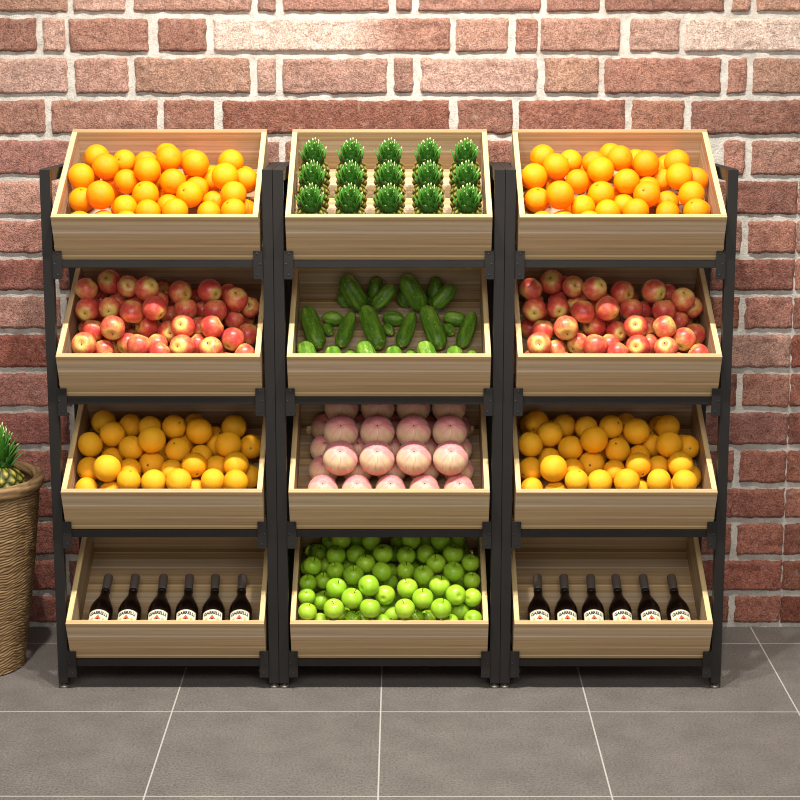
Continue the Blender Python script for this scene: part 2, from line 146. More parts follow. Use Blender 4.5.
k.bump(nz,.05,.0005); M['steel']=k.out(k.ramp(k.noise(k.coord(),6,2),[(.3,s2l((30,28,27))),(.7,s2l((36,33,31)))]),.5,.22)
k=NT('zinc_foot'); M['foot']=k.out(s2l((130,125,118)),.4,.5); k.b.inputs['Metallic'].default_value=.5
k=NT('black_bolt'); M['bolt']=k.out(s2l((22,20,19)),.4,.5)
# brick
k=NT('brick_face'); at=k.n('ShaderNodeAttribute'); at.attribute_name='tone'
v=k.coord()
n1=k.noise(v,14,5,.7,.4); n2=k.noise(v,62,5,.75,.3); n3=k.noise(v,210,3,.75); n4=k.noise(v,30,6,.75,.8)
c=k.mix(1,at.outputs['Color'],k.ramp(n1,[(.3,(.78,.74,.72)),(.5,(1,1,1)),(.7,(1.18,1.17,1.15))]),'MULTIPLY')
c=k.mix(.8,c,k.ramp(n2,[(.3,(.5,.46,.44)),(.47,(1,1,1)),(.72,(1.3,1.3,1.28))]),'MULTIPLY')
c=k.mix(.55,c,k.ramp(n3,[(.38,(.34,.31,.30)),(.5,(1,1,1)),(.64,(1.42,1.42,1.42))]),'MULTIPLY')
c=k.mix(k.ramp(n4,[(.55,(0,0,0)),(.72,(.4,.4,.4))]),c,s2l((216,192,178)))
n5=k.noise(v,34,6,.72,1.2)
c=k.mix(.75,c,k.ramp(k.math('ABSOLUTE',k.math('SUBTRACT',n5,.5)),[(0,(.42,.36,.34)),(.012,(.6,.55,.53)),(.03,(1,1,1))]),'MULTIPLY')
k.bump(k.math('ADD',k.math('MULTIPLY',n2,.9),k.math('MULTIPLY',n3,.8)),1.0,.009)
M['brick']=k.out(c,.9,.15)
k=NT('mortar'); v=k.coord(); n1=k.noise(v,30,4); n2=k.noise(v,190,3,.7)
c=k.ramp(n1,[(.3,s2l((170,164,154))),(.6,s2l((198,192,183)))])
c=k.mix(.6,c,k.ramp(n2,[(.3,(.6,.58,.55)),(.5,(1,1,1))]),'MULTIPLY')
k.bump(k.math('ADD',n1,n2),.7,.006); M['mortar']=k.out(c,.95,.1)
# floor tiles
TILE,TX,TY=.60864,-.0245,-.8008
k=NT('grey_stone_tile'); c=k.n('ShaderNodeTexCoord'); s=k.sep(c.outputs['Object'])
def grid(sock,off):
    f=k.math('FRACT',k.math('DIVIDE',k.math('SUBTRACT',sock,off),TILE))
    return k.math('MULTIPLY',k.math('MINIMUM',f,k.math('SUBTRACT',1.0,f)),TILE)
dist=k.math('MINIMUM',grid(s[0],TX),grid(s[1],TY))
line=k.math('LESS_THAN',dist,.0021)
n1=k.noise(c.outputs['Object'],7,4,.6); n2=k.noise(c.outputs['Object'],150,3,.7); n3=k.noise(c.outputs['Object'],420,2,.6)
cc=k.ramp(n1,[(.3,s2l((101,96,92))),(.7,s2l((116,110,105)))])
cc=k.mix(.85,cc,k.ramp(n2,[(.32,(.45,.44,.43)),(.5,(1,1,1)),(.68,(1.42,1.41,1.39))]),'MULTIPLY')
cc=k.mix(.6,cc,k.ramp(n3,[(.35,(.65,.64,.63)),(.55,(1,1,1)),(.7,(1.2,1.2,1.2))]),'MULTIPLY')
cc=k.mix(line,cc,s2l((176,171,164)))
k.bump(k.math('SUBTRACT',k.math('MULTIPLY',n3,.25),k.math('MULTIPLY',line,1.0)),.35,.002)
M['tile']=k.out(cc,k.ramp(n2,[(.3,(.5,.5,.5)),(.7,(.62,.62,.62))]),.35)
# fruit
def citrus(name,a,b,rough):
    k=NT(name); v=k.coord()
    n=k.noise(v,1.2,2); p=k.noise(v,34,2,.6); oi=k.n('ShaderNodeObjectInfo')
    c=k.ramp(k.math('ADD',k.math('MULTIPLY',n,.6),k.math('MULTIPLY',oi.outputs['Random'],.4)),[(.25,a),(.75,b)])
    c=k.mix(.5,c,k.ramp(p,[(.35,(.86,.8,.7)),(.55,(1,1,1))]),'MULTIPLY')
    k.bump(p,.25,.02); k.b.inputs['Subsurface Weight'].default_value=0.0
    return k.out(c,rough,.28)
M['orange']=citrus('orange_peel',s2l((255,138,0)),s2l((255,160,2)),.45)
M['orange2']=citrus('ripe_yellow_orange_peel',s2l((238,164,20)),s2l((244,182,36)),.52)
k=NT('orange_calyx'); M['calyx']=k.out(s2l((92,96,40)),.8,.2)
k=NT('apple_skin'); v=k.coord(); s=k.sep(v); oi=k.n('ShaderNodeObjectInfo')
st=k.noise(k.coord((9,9,1.3)),1.6,4,.65,.3); bl=k.noise(v,1.4,2)
f=k.math('ADD',k.math('MULTIPLY',k.math('ABSOLUTE',s[2]),.34),k.math('MULTIPLY',bl,.75))
f=k.math('ADD',f,k.math('MULTIPLY',st,.42))
f=k.math('ADD',f,k.math('MULTIPLY',k.math('SUBTRACT',oi.outputs['Random'],.5),.2))
c=k.ramp(f,[(.56,s2l((192,62,56))),(.70,s2l((206,90,68))),(.84,s2l((216,128,78))),(.99,s2l((224,180,100)))])
pole=k.math('POWER',k.math('ABSOLUTE',s[2]),5.0)
c=k.mix(k.ramp(pole,[(.2,(0,0,0)),(.55,(.7,.7,.7))]),c,s2l((206,196,98)))
c=k.mix(k.ramp(k.noise(v,26,1),[(.7,(0,0,0)),(.76,(.5,.5,.5))]),c,s2l((240,200,150)))
M['apple']=k.out(c,.34,.45)
k=NT('apple_stem_brown'); M['stem']=k.out(s2l((64,44,24)),.8,.2)
k=NT('apple_eye_brown'); M['eye']=k.out(s2l((92,84,40)),.9,.1)
k=NT('green_apple_skin'); v=k.coord(); oi=k.n('ShaderNodeObjectInfo')
c=k.ramp(k.math('ADD',k.math('MULTIPLY',k.noise(v,1.5,3),.75),k.math('MULTIPLY',oi.outputs['Random'],.25)),[(.3,s2l((138,186,36))),(.7,s2l((174,210,56)))])
c=k.mix(k.ramp(k.noise(v,22,1),[(.66,(0,0,0)),(.74,(.4,.4,.4))]),c,s2l((205,225,120)))
M['green']=k.out(c,.36,.45)
k=NT('peach_skin'); v=k.coord(); s=k.sep(v)
ang=k.math('ARCTAN2',s[1],s[0])
ray=k.n('ShaderNodeCombineXYZ'); k.l(k.math('MULTIPLY',ang,2.2),ray.inputs[0]); k.l(k.math('MULTIPLY',s[2],.35),ray.inputs[1])
streak=k.noise(ray.outputs[0],1.6,4,.6); bl=k.noise(v,1.3,2)
Y=k.math('ADD',k.math('MULTIPLY',s[0],.34),k.math('MULTIPLY',s[1],.94))
f=k.math('ADD',k.math('ADD',k.math('MULTIPLY',Y,.27),k.math('MULTIPLY',s[2],.16)),k.math('ADD',k.math('MULTIPLY',streak,.72),k.math('MULTIPLY',bl,.28)))
c=k.ramp(f,[(.1,s2l((220,146,122))),(.28,s2l((222,158,134))),(.42,s2l((232,200,154))),(.52,s2l((228,176,150))),(.64,s2l((222,146,142))),(.82,s2l((210,116,122)))])
k.b.inputs['Sheen Weight'].default_value=.15
M['peach']=k.out(c,.5,.3)
k=NT('cucumber_skin'); v=k.coord(); n=k.noise(v,60,3,.6); n2=k.noise(k.coord((70,70,10)),1,3); oi=k.n('ShaderNodeObjectInfo')
c=k.ramp(n2,[(.3,s2l((62,100,22))),(.5,s2l((90,132,34))),(.7,s2l((136,166,60)))])
c=k.mix(.6,c,k.ramp(n,[(.3,(.6,.62,.5)),(.55,(1,1,1)),(.75,(1.2,1.18,1.05))]),'MULTIPLY')
c=k.mix(k.ramp(k.noise(v,170,1),[(.68,(0,0,0)),(.74,(.6,.6,.6))]),c,s2l((190,200,120)))
k.bump(n,.7,.006); M['cuc']=k.out(c,.42,.4)
def leafy(name,dark,mid,tip):
    k=NT(name); at=k.n('ShaderNodeAttribute'); at.attribute_name='along'
    nz=k.noise(k.coord(),60,2)
    c=k.ramp(at.outputs['Fac'],[(0,dark),(.5,mid),(.8,mid),(.95,tip),(1,tip)])
    c=k.mix(.5,c,k.ramp(nz,[(.3,(.75,.75,.7)),(.6,(1.1,1.1,1.0))]),'MULTIPLY')
    return k.out(c,.4,.4)
M['leaf']=leafy('pineapple_leaf',s2l((36,80,22)),s2l((72,128,42)),s2l((236,234,176)))
k=NT('pineapple_rind'); at=k.n('ShaderNodeAttribute'); at.attribute_name='along'
c=k.ramp(at.outputs['Fac'],[(0,s2l((30,28,12))),(.35,s2l((62,66,22))),(.7,s2l((92,94,32))),(.9,s2l((146,138,54))),(1,s2l((186,168,90)))])
M['rind']=k.out(c,.5,.35)
# bottles
k=NT('dark_bottle_glass'); M['glass']=k.out((.010,.0045,.0035),.22,.3)
k=NT('grey_foil'); n=k.noise(k.coord(),300,2); k.bump(n,.1,.001); M['foil']=k.out(s2l((92,82,76)),.45,.4)
k=NT('cream_label'); M['label']=k.out(s2l((222,216,192)),.7,.2)
k=NT('black_print'); M['ink']=k.out(s2l((30,26,30)),.7,.2)
k=NT('red_print'); M['red']=k.out(s2l((196,84,44)),.7,.2)
k=NT('gold_print'); M['gold']=k.out(s2l((198,168,92)),.6,.3)
k=NT('wicker_cane'); v=k.coord((6,6,60)); n=k.noise(v,1.3,4,.6); n2=k.noise(k.coord(),4,3)
at=k.n('ShaderNodeAttribute'); at.attribute_name='along'
c=k.ramp(n,[(.3,s2l((104,78,50))),(.5,s2l((138,110,76))),(.7,s2l((166,138,98)))])
c=k.mix(.5,c,k.ramp(n2,[(.3,(.75,.72,.7)),(.7,(1.1,1.1,1.1))]),'MULTIPLY')
c=k.mix(at.outputs['Fac'],s2l((66,44,24)),c)
M['wicker']=k.out(c,.6,.3)
k=NT('dark_packing'); M['soil']=k.out(s2l((52,38,26)),.9,.1)
# ------------------------------------------------------------------ setting
def color_attr(me,name,vals,domain='POINT'):
    a=me.attributes.new(name,'FLOAT_COLOR',domain)
    for i,v in enumerate(vals): a.data[i].color=(v[0],v[1],v[2],1)
def float_attr(me,name,vals):
    a=me.attributes.new(name,'FLOAT','POINT')
    for i,v in enumerate(vals): a.data[i].value=v
YW=.58
# the bricks' own colours where the wall shows beside the racks, bottom course first
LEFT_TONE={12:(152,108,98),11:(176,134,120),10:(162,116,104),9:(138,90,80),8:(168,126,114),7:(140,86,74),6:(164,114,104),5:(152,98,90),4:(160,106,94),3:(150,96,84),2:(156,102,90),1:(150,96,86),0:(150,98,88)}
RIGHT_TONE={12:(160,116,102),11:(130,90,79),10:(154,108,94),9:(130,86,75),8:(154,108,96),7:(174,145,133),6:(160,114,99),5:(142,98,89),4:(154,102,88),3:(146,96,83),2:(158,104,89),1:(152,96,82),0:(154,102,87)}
def build_wall():
    verts=[];faces=[];tones=[];mats=[]
    # mortar bed, slightly uneven
    nx,nz=160,110; x0,x1,z0,z1=-1.95,1.95,0,2.36
    for j in range(nz+1):
        for i in range(nx+1):
            x=x0+(x1-x0)*i/nx; z=z0+(z1-z0)*j/nz
            y=YW+.0055+.003*noise.noise((x*22,z*22,3.3))
            verts.append((x,y,z)); tones.append((1,1,1))
    for j in range(nz):
        for i in range(nx):
            a=j*(nx+1)+i; faces.append((a,a+1,a+nx+2,a+nx+1)); mats.append(1)
    pal=[(174,130,114),(163,116,101),(182,142,127),(157,110,95),(176,132,113),(168,126,112)]
    rr=random.Random(8)
    for ri,(za,zb,bl) in enumerate(BRICK_ROWS):
        for (xa,xb) in bl:
            if xb-xa<.03: continue
            h0,h1=za+.0078,zb-.0078; xa-=.003; xb+=.003
            w=xb-xa; h=h1-h0
            base=Vector(rr.choice(pal))*rr.uniform(.92,1.06)
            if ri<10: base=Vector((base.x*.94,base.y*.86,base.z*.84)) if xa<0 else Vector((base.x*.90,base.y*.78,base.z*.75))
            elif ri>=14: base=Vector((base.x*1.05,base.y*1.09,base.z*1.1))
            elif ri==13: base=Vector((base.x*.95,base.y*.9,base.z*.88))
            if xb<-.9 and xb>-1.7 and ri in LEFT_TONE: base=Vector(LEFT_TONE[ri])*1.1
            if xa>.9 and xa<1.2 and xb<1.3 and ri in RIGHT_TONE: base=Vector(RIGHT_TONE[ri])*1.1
            pale=None
            if ri==15 and (abs(xa+.55)<.01 or abs(xa-.917)<.01): pale=(226,200,186)
            if ri==14 and (abs(xa-.094)<.01 or abs(xa+1.392)<.01): base=Vector((194,158,144))
            if ri==7 and xa<1.2 and xb>1.2: base=Vector((178,138,124))
            nxb=max(4,int(w/.0075)); nzb=max(5,int(h/.0075))
            off=len(verts); sd=rr.uniform(0,90); tilt=rr.uniform(-.0015,.0015); ro=rr.uniform(-.0015,.0015)
            for j in range(nzb+1):
                for i in range(nxb+1):
                    u=i/nxb; v=j/nzb
                    x=xa+w*u; z=h0+h*v
                    de=min(u*w,(1-u)*w,v*h,(1-v)*h)
                    # ragged outline
                    k=max(0,1-de/.02)
                    ex=(noise.noise((z*38+sd,xa*7,1))*.005+noise.noise((z*110+sd,xa*7,4))*.004)*k; ez=(noise.noise((x*24+sd,za*9,7))*.0055+noise.noise((x*85+sd,za*9,2))*.0045)*k
                    x+=ex; z+=ez
                    rd=.0065*(max(0,1-de/.009)**2)
                    y=YW-.006+rd+ro+tilt*(u-.5)*2+.0022*noise.noise((x*28+sd,z*28,0))+.0012*noise.noise((x*90,z*90,sd))
                    ch=noise.noise((x*17+sd,z*23,9))
                    if ch>.3 and de<.04: y+=min(.0045,(ch-.3)*.03)
                    if de<1e-6: y=YW+.011
                    verts.append((x,y,z))
                    b=base
                    if pale:
                        f=max(0,min(1,(.78-u)/.22+.25*noise.noise((x*9,z*14,5)))) if xa<0 else 1
                        b=base.lerp(Vector(pale),f)
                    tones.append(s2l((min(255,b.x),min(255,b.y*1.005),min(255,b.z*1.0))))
            for j in range(nzb):
                for i in range(nxb):
                    a=off+j*(nxb+1)+i; faces.append((a,a+1,a+nxb+2,a+nxb+1)); mats.append(0)
    # solid back of the wall
    b=len(verts)
    for (x,y,z) in ((x0,YW+.2,z0),(x1,YW+.2,z0),(x1,YW+.2,z1),(x0,YW+.2,z1),(x0,YW+.012,z0),(x1,YW+.012,z0),(x1,YW+.012,z1),(x0,YW+.012,z1)):
        verts.append((x,y,z)); tones.append((1,1,1))
    for q in ((0,3,2,1),(0,4,7,3),(1,2,6,5),(3,7,6,2),(0,1,5,4)):
        faces.append(tuple(b+i for i in q)); mats.append(1)
    me=bpy.data.meshes.new('wall_back'); me.from_pydata(verts,[],faces)
    me.materials.append(M['brick']); me.materials.append(M['mortar'])
    for p,m in zip(me.polygons,mats): p.material_index=m; p.use_smooth=True
    color_attr(me,'tone',tones)
    o=obj('wall_back',me)
    tag(o,'old red brick wall with pale mortar joints behind the racks',kind='structure')
build_wall()
bm=bmesh.new(); box(bm,-2.6,2.6,-3.2,YW+.2,-.06,0)
tag(obj('floor',mesh_from(bm,'floor',M['tile'])),'grey stone floor tiles with thin pale grout lines',kind='structure')
# ------------------------------------------------------------------ racks and crates
U=.665; PW=.0302; TILT=rad(27.7083); CB,CL,CH,CT=.58805,.47402,.14774,.0155
YB,ZR0,DZ=-.059,1.4302,.40221
VI=CL-2*CT; WI=CH-CT; XI=CB/2-CT
uu=Vector((0,math.cos(TILT),math.sin(TILT))); nn=Vector((0,-math.sin(TILT),math.cos(TILT)))
def crate_matrix(col,row):
    lip=Vector(((col-1)*U,YB,ZR0-row*DZ)); o=lip+uu*CT-nn*WI
    return Matrix.Translation(o)@Matrix.Rotation(TILT,4,'X')
rack_label=['black steel four-tier rack beside the wicker basket','black steel four-tier rack in the middle, holding the pineapples and peaches','black steel four-tier rack farthest from the wicker basket']
post_me=None
def build_rack():
    root=bpy.data.objects.new('display_rack',None); COL.objects.link(root)
    h=U/2-.0005; pi=U/2-PW
    ZT=1.5588; ZR=1.5438
    for s in (-1,1):
        xa,xb=sorted((s*h,s*pi))
        obj('front_post',box_mesh('front_post',M['steel'],xa,xb,0,.03,.016,ZT,.0012),root)
        obj('rear_post',box_mesh('rear_post',M['steel'],xa,xb,.432,.462,.016,ZR,.0012),root)
        for y in (.015,.447):
            f=obj('levelling_foot',lathe_mesh('levelling_foot',[(0,0),(.0125,0),(.0135,.002),(.0135,.006),(.011,.008),(.005,.0085),(.005,.0158),(0,.0158)],20,M['foot']),root,(s*(h+pi)/2,y,0))
            tag(f,'grey metal foot')
        # sloping top rail
        bm=bmesh.new(); vs=box(bm,xa,xb,.0305,.4315,0,.035,.001)
        for v in bm.verts: v.co.z+=ZT-.035-(ZT-ZR)*(v.co.y-.03)/.402
        obj('side_rail',mesh_from(bm,'side_rail',M['steel']),root)
        obj('side_rail',box_mesh('side_rail',M['steel'],xa,xb,.0305,.4315,.045,.07,.001),root)
    obj('rear_rail',box_mesh('rear_rail',M['steel'],-pi+.0003,pi-.0003,.4335,.4615,ZR-.034,ZR-.001,.001),root)
    for r in range(4):
        z=1.2994-r*DZ
        obj('crossbar',box_mesh('crossbar',M['steel'],-pi+.0034,pi-.0034,.0005,.0285,z-.0222,z-.0012,.0012),root)
        zr=z+(.395-.0097)*math.tan(TILT)
        obj('rear_bar',box_mesh('rear_bar',M['steel'],-pi+.0003,pi-.0003,.3955,.4318,zr-.024,zr-.0006,.001),root)
        for s in (-1,1):
            bm=bmesh.new()
            xa,xb=sorted((s*(pi-.0272),s*(pi-.0003)))
            box(bm,xa,xb,-.0092,-.0062,z-.0545,z+.0275,.0006)
            xa,xb=sorted((s*(pi-.0031),s*(pi-.0003)))
            box(bm,xa,xb,-.0066,.0295,z-.0545,z+.0275,.0004)
            br=obj('bracket',mesh_from(bm,'bracket',M['steel']),root)
            for (dx,dz,m) in ((.0165,.019,'bolt'),(.0075,-.011,'bolt'),(.0155,-.042,'bolt')):
                if (s<0): dx=.0272-dx+.0015
                bo=obj('bolt',BOLT,br,(s*pi-s*dx if s>0 else -pi+(.0272-dx)+.0,-.0092,z+dz))
    return root
bmb=lathe_mesh('bolt',[(0,-.0004),(.0028,-.0004),(.0028,.0006),(.0014,.001),(0,.001)],12,M['bolt'])
for v in bmb.vertices: v.co=Vector((v.co.x,-v.co.z,v.co.y))
BOLT=bmb
def copy_tree(o,parent=None):
    c=o.copy(); COL.objects.link(c); c.parent=parent
    if parent is not None: c.matrix_parent_inverse=o.matrix_parent_inverse
    for ch in list(o.children): copy_tree(ch,c)
    return c
rack=build_rack()
for i in range(3):
    r=rack if i==0 else copy_tree(rack)
    r.location=((i-1)*U,0,0); tag(r,rack_label[i],'rack','display racks along the wall')
def build_crate():
    root=bpy.data.objects.new('wooden_crate',None); COL.objects.link(root)
    b=.0011
    obj('front_panel',box_mesh('front_panel',M['wood_x'],-CB/2,CB/2,-CT,0,-CT,WI,b),root)
    obj('back_panel',box_mesh('back_panel',M['wood_x'],-CB/2,CB/2,VI,VI+CT,-CT,WI,b),root)
    for s in (-1,1):
        xa,xb=sorted((s*CB/2,s*XI))
        obj('side_panel',box_mesh('side_panel',M['wood_y'],xa,xb,.0001,VI-.0001,-CT,WI,b),root)
    obj('bottom_panel',box_mesh('bottom_panel',M['wood_x'],-XI,XI,.0001,VI-.0001,-CT,0,.0003),root)
    return root
side=['left','middle','right']; tier=['top','second','third','bottom']
content=[['bright oranges','pineapples','bright oranges'],['red apples','cucumbers','red apples'],['yellow-tinged oranges','peaches','yellow-tinged oranges'],['wine bottles','green apples','wine bottles']]
where=['on the rack beside the wicker basket','on the middle rack','on the rack farthest from the wicker basket']
crate=build_crate(); first=True
CM={}
for c in range(3):
    for r in range(4):
        k=crate if first else copy_tree(crate); first=False
        CM[c,r]=crate_matrix(c,r); k.matrix_world=CM[c,r]
        tag(k,'tilted wooden crate of %s, %s tier, %s'%(content[r][c],tier[r],where[c]),'crate','tilted wooden crates on the racks')
# ------------------------------------------------------------------ label wording for things in a pile
ORD=['first','second','third','fourth','fifth','sixth','seventh','eighth','ninth','tenth','eleventh','twelfth','thirteenth','fourteenth','fifteenth','sixteenth','seventeenth','eighteenth','nineteenth','twentieth']
ROWN={1:['only row'],2:['back row','front row'],3:['back row','middle row','front row'],4:['back row','second row from back','third row from back','front row'],5:['back row','second row from back','third row from back','fourth row from back','front row']}
def crate_name(c,r): return '%s %s crate'%(['top','second-tier','third-tier','bottom'][r],side[c])
def pile_words(ps,nrows):
    """'third from left in back row' for every (x, v, w), rows read as the eye meets them from the front."""
    q=[p[1]*193+p[2]*286 for p in ps]; lo,hi=min(q),max(q)+1e-6
    rows={}
    for i,v in enumerate(q): rows.setdefault(nrows-1-int((v-lo)/(hi-lo)*nrows),[]).append(i)
    out=[None]*len(ps)
    for r,ids in rows.items():
        ids.sort(key=lambda i:ps[i][0])
        for k,i in enumerate(ids):
            m=len(ids)-1-k
            w='leftmost' if k==0 else ('rightmost' if m==0 else (ORD[k]+' from left' if k<=m else ORD[m]+' from right'))
            out[i]='%s in %s'%(w,ROWN[nrows][r])
    return out
CAM_F=Vector((-.00101,.97934,-.20224)); CAM_R=Vector((1,.00103,0)); CAM_U=Vector((-.00021,.20224,.97934))
def orient(axis,roll):
    z=axis.normalized(); x=z.orthogonal().normalized(); y=z.cross(x)
    m=Matrix((x,y,z)).transposed().to_4x4()
    return m@Matrix.Rotation(roll,4,'Z')
def place(o,c,r,p,rot,s):
    o.matrix_world=Matrix.Translation(CM[c,r]@Vector(p))@rot@Matrix.Scale(s,4)
# ------------------------------------------------------------------ oranges
def orange_me(mat):
    prof=[]
    n=26
    for i in range(n+1):
        t=math.pi*i/n; r=math.sin(t); z=-math.cos(t)
        d=.07*math.exp(-((1-z)/.02)) if z>0 else .03*math.exp(-((1+z)/.015))
        prof.append((r if 0<i<n else 0,(z*.965)-(d if z>0 else -d)))
    return lathe_mesh('orange',prof,36,mat)
OM=[orange_me(M['orange']),orange_me(M['orange2'])]
def calyx_me():
    bm=bmesh.new(); n=10; cv=bm.verts.new((0,0,.945)); ring=[]
    for k in range(n):
        a=2*math.pi*k/n; rr=.11 if k%2==0 else .06
        ring.append(bm.verts.new((rr*math.cos(a),rr*math.sin(a),.93)))
    low=[bm.verts.new((v.co.x*.8,v.co.y*.8,.86)) for v in ring]
    for k in range(n):
        bm.faces.new((cv,ring[k],ring[(k+1)%n])); bm.faces.new((ring[k],low[k],low[(k+1)%n],ring[(k+1)%n]))
    bm.faces.new(low)
    return mesh_from(bm,'calyx',M['calyx'])
CAL=calyx_me()
def proto(name,me,parts):
    o=obj(name,me)
    for (n,m) in parts: obj(n,m,o)
    return o
def rnd_axis(rg,front=None):
    while True:
        a=Vector((rg.gauss(0,1),rg.gauss(0,1),rg.gauss(0,1))).normalized()
        f=-a.dot(CAM_F)
        if front is None or (front and f>.3) or (not front and f<.15): return a
for (c,r,mi,look) in ((0,0,0,'bright orange'),(2,0,0,'bright orange'),(0,2,1,'yellow-tinged orange'),(2,2,1,'yellow-tinged orange')):
    P=proto('orange',OM[mi],[('calyx',CAL)]); rg=random.Random(20+mi)
    DATA=ORANGE if r==0 else ORANGE_LOW
    words_=pile_words(DATA,5)
    for i,(x,v,w,R) in enumerate(DATA):
        o=P if i==0 else copy_tree(P)
        place(o,c,r,(x,v,w),orient(rnd_axis(rg,rg.random()<.22),rg.uniform(0,6)),R)
        lab='%s %s, %s'%(look,words_[i],crate_name(c,r))
        if i>=(32 if r==0 else 36): lab='half-buried '+lab
        tag(o,lab,'orange','oranges in the '+crate_name(c,r))
# ------------------------------------------------------------------ apples
def apple_me(name,mat,h=.9,dt=.24,db=.12,lob=0.0,taper=.1):
    prof=[]; n=30
    for i in range(n+1):
        t=math.pi*i/n; z=-math.cos(t); r=math.sin(t)
        rr=r**.92*(1+taper*z*.5)*(1-.02)
        zz=z*h
        if z>0: zz-=dt*math.exp(-(rr/.28)**2)
        else: zz+=db*math.exp(-(rr/.24)**2)
        prof.append((min(rr,1) if 0<i<n else 0,zz))
    def fn(a,r,z): return (r*(1+lob*math.cos(5*a)*(.5-.5*z)),z)
    return lathe_mesh(name,prof,40,mat,fn)
AM=apple_me('red_apple',M['apple'],.95,.22,.16,.018,.08)
GM=apple_me('green_apple',M['green'],.92,.24,.14,.012,.06)
def stem_me(zb,ln,r=.035): return tube_mesh('stem',[(0,0,zb),(.02,0,zb+ln*.4),(.07,.01,zb+ln*.75),(.14,.02,zb+ln)],[r*.8,r*.75,r*.85,r*1.25],M['stem'],7)
ST=stem_me(.70,.18,.03); SG=stem_me(.66,.42,.04)
EY=lathe_mesh('blossom_eye',[(0,-.83),(.05,-.83),(.085,-.81),(.06,-.79),(0,-.775)],10,M['eye'])
EY=lathe_mesh('blossom_eye',[(0,-.83),(.045,-.825),(.075,-.80),(.05,-.77),(0,-.76)],10,M['eye'])
for c in (0,2):
    P=proto('red_apple',AM,[('stem',ST),('blossom_eye',EY)]); rg=random.Random(5); r=1
    words_=pile_words(APPLE,5)
    for i,(x,v,w,R) in enumerate(APPLE):
        o=P if i==0 else copy_tree(P)
        e=APPLE_EYE[i] if i<len(APPLE_EYE) else None
        if e:
            m=math.hypot(*e); sc=min(1,.92/m) if m>0 else 1
            ax=CAM_R*e[0]*sc+CAM_U*e[1]*sc-CAM_F*math.sqrt(max(.05,1-(m*sc)**2))
            if rg.random()<.6: ax=-ax
            lab='eye-showing red apple %s, %s'%(words_[i],crate_name(c,r))
        else:
            ax=rnd_axis(rg,False); ax=(ax-CAM_F*ax.dot(CAM_F)*.8)
            lab='red apple %s, %s'%(words_[i],crate_name(c,r))
            if i>=len(APPLE_EYE): lab='half-buried '+lab
        place(o,c,r,(x,v,w),orient(ax,rg.uniform(0,6)),R)
        tag(o,lab,'apple','red apples in the '+crate_name(c,r))
P=proto('green_apple',GM,[('stem',SG)]); rg=random.Random(9); words_=pile_words(GREEN,5)
for i,(x,v,w,R) in enumerate(GREEN):
    o=P if i==0 else copy_tree(P)
    ax=(CAM_U*1.0+CAM_R*rg.uniform(-.3,.4)-CAM_F*rg.uniform(.25,.95)) if rg.random()<.62 else (rnd_axis(rg,False)+CAM_U*.3)
    place(o,1,3,(x,v,w),orient(ax,rg.uniform(0,6)),R)
    tag(o,('half-buried ' if i>=66 else '')+'green apple %s, bottom middle crate'%words_[i],'apple','green apples in the bottom middle crate')
# ------------------------------------------------------------------ peaches
def peach_me():
    prof=[]; n=30
    for i in range(n+1):
        t=math.pi*i/n; z=-math.cos(t); r=math.sin(t)
        zz=z*.97-(.16*math.exp(-(r/.16)**2) if z>0 else -.04*math.exp(-(r/.2)**2))
        prof.append((r*.985 if 0<i<n else 0,zz))
    def fn(a,r,z):
        g=math.exp(-((a if a<math.pi else a-2*math.pi)/.13)**2)
        f=max(0,min(1,(z+.35)/.6))
        return (r*(1-.075*g*f*min(1,r*2)),z-.03*g*f*max(0,1-r))
    return lathe_mesh('peach',prof,56,M['peach'],fn)
PM=peach_me(); PST=tube_mesh('stem',[(0,0,.76),(.005,0,.82),(.01,0,.86)],[.05,.045,.03],M['stem'],7)
P=proto('peach',PM,[('stem',PST)]); rg=random.Random(2)
rows_=[('front row',0,5),('second row from front',5,10),('third row from front',10,15),('back row',15,20)]
for i,(x,v,w,R) in enumerate(PEACH):
    o=P if i==0 else copy_tree(P)
    ax=CAM_U*.45-CAM_F*.87 if i>=20 else CAM_U*.5-CAM_F*.8
    ax=ax.normalized()
    z=ax; x_=(CAM_R-z*CAM_R.dot(z)).normalized(); y_=z.cross(x_)
    rot=Matrix((x_,y_,z)).transposed().to_4x4()@Matrix.Rotation(.35+rg.uniform(-.06,.06),4,'Z')
    place(o,1,2,(x,v,w),rot,R*1.003)
    if i<20: k=i%5; lab='pink peach %s in bottom layer, %s, third-tier middle crate'%(['leftmost','second from left','third from left','fourth from left','rightmost'][k],['front row','second row','third row','back row'][i//5])
    else: k=(i-20)%4; lab='large pink peach %s in top layer, %s, third-tier middle crate'%(['leftmost','second from left','third from left','rightmost'][k],['front row','middle row','back row'][(i-20)//4])
    tag(o,lab,'peach','peaches in the third-tier middle crate')
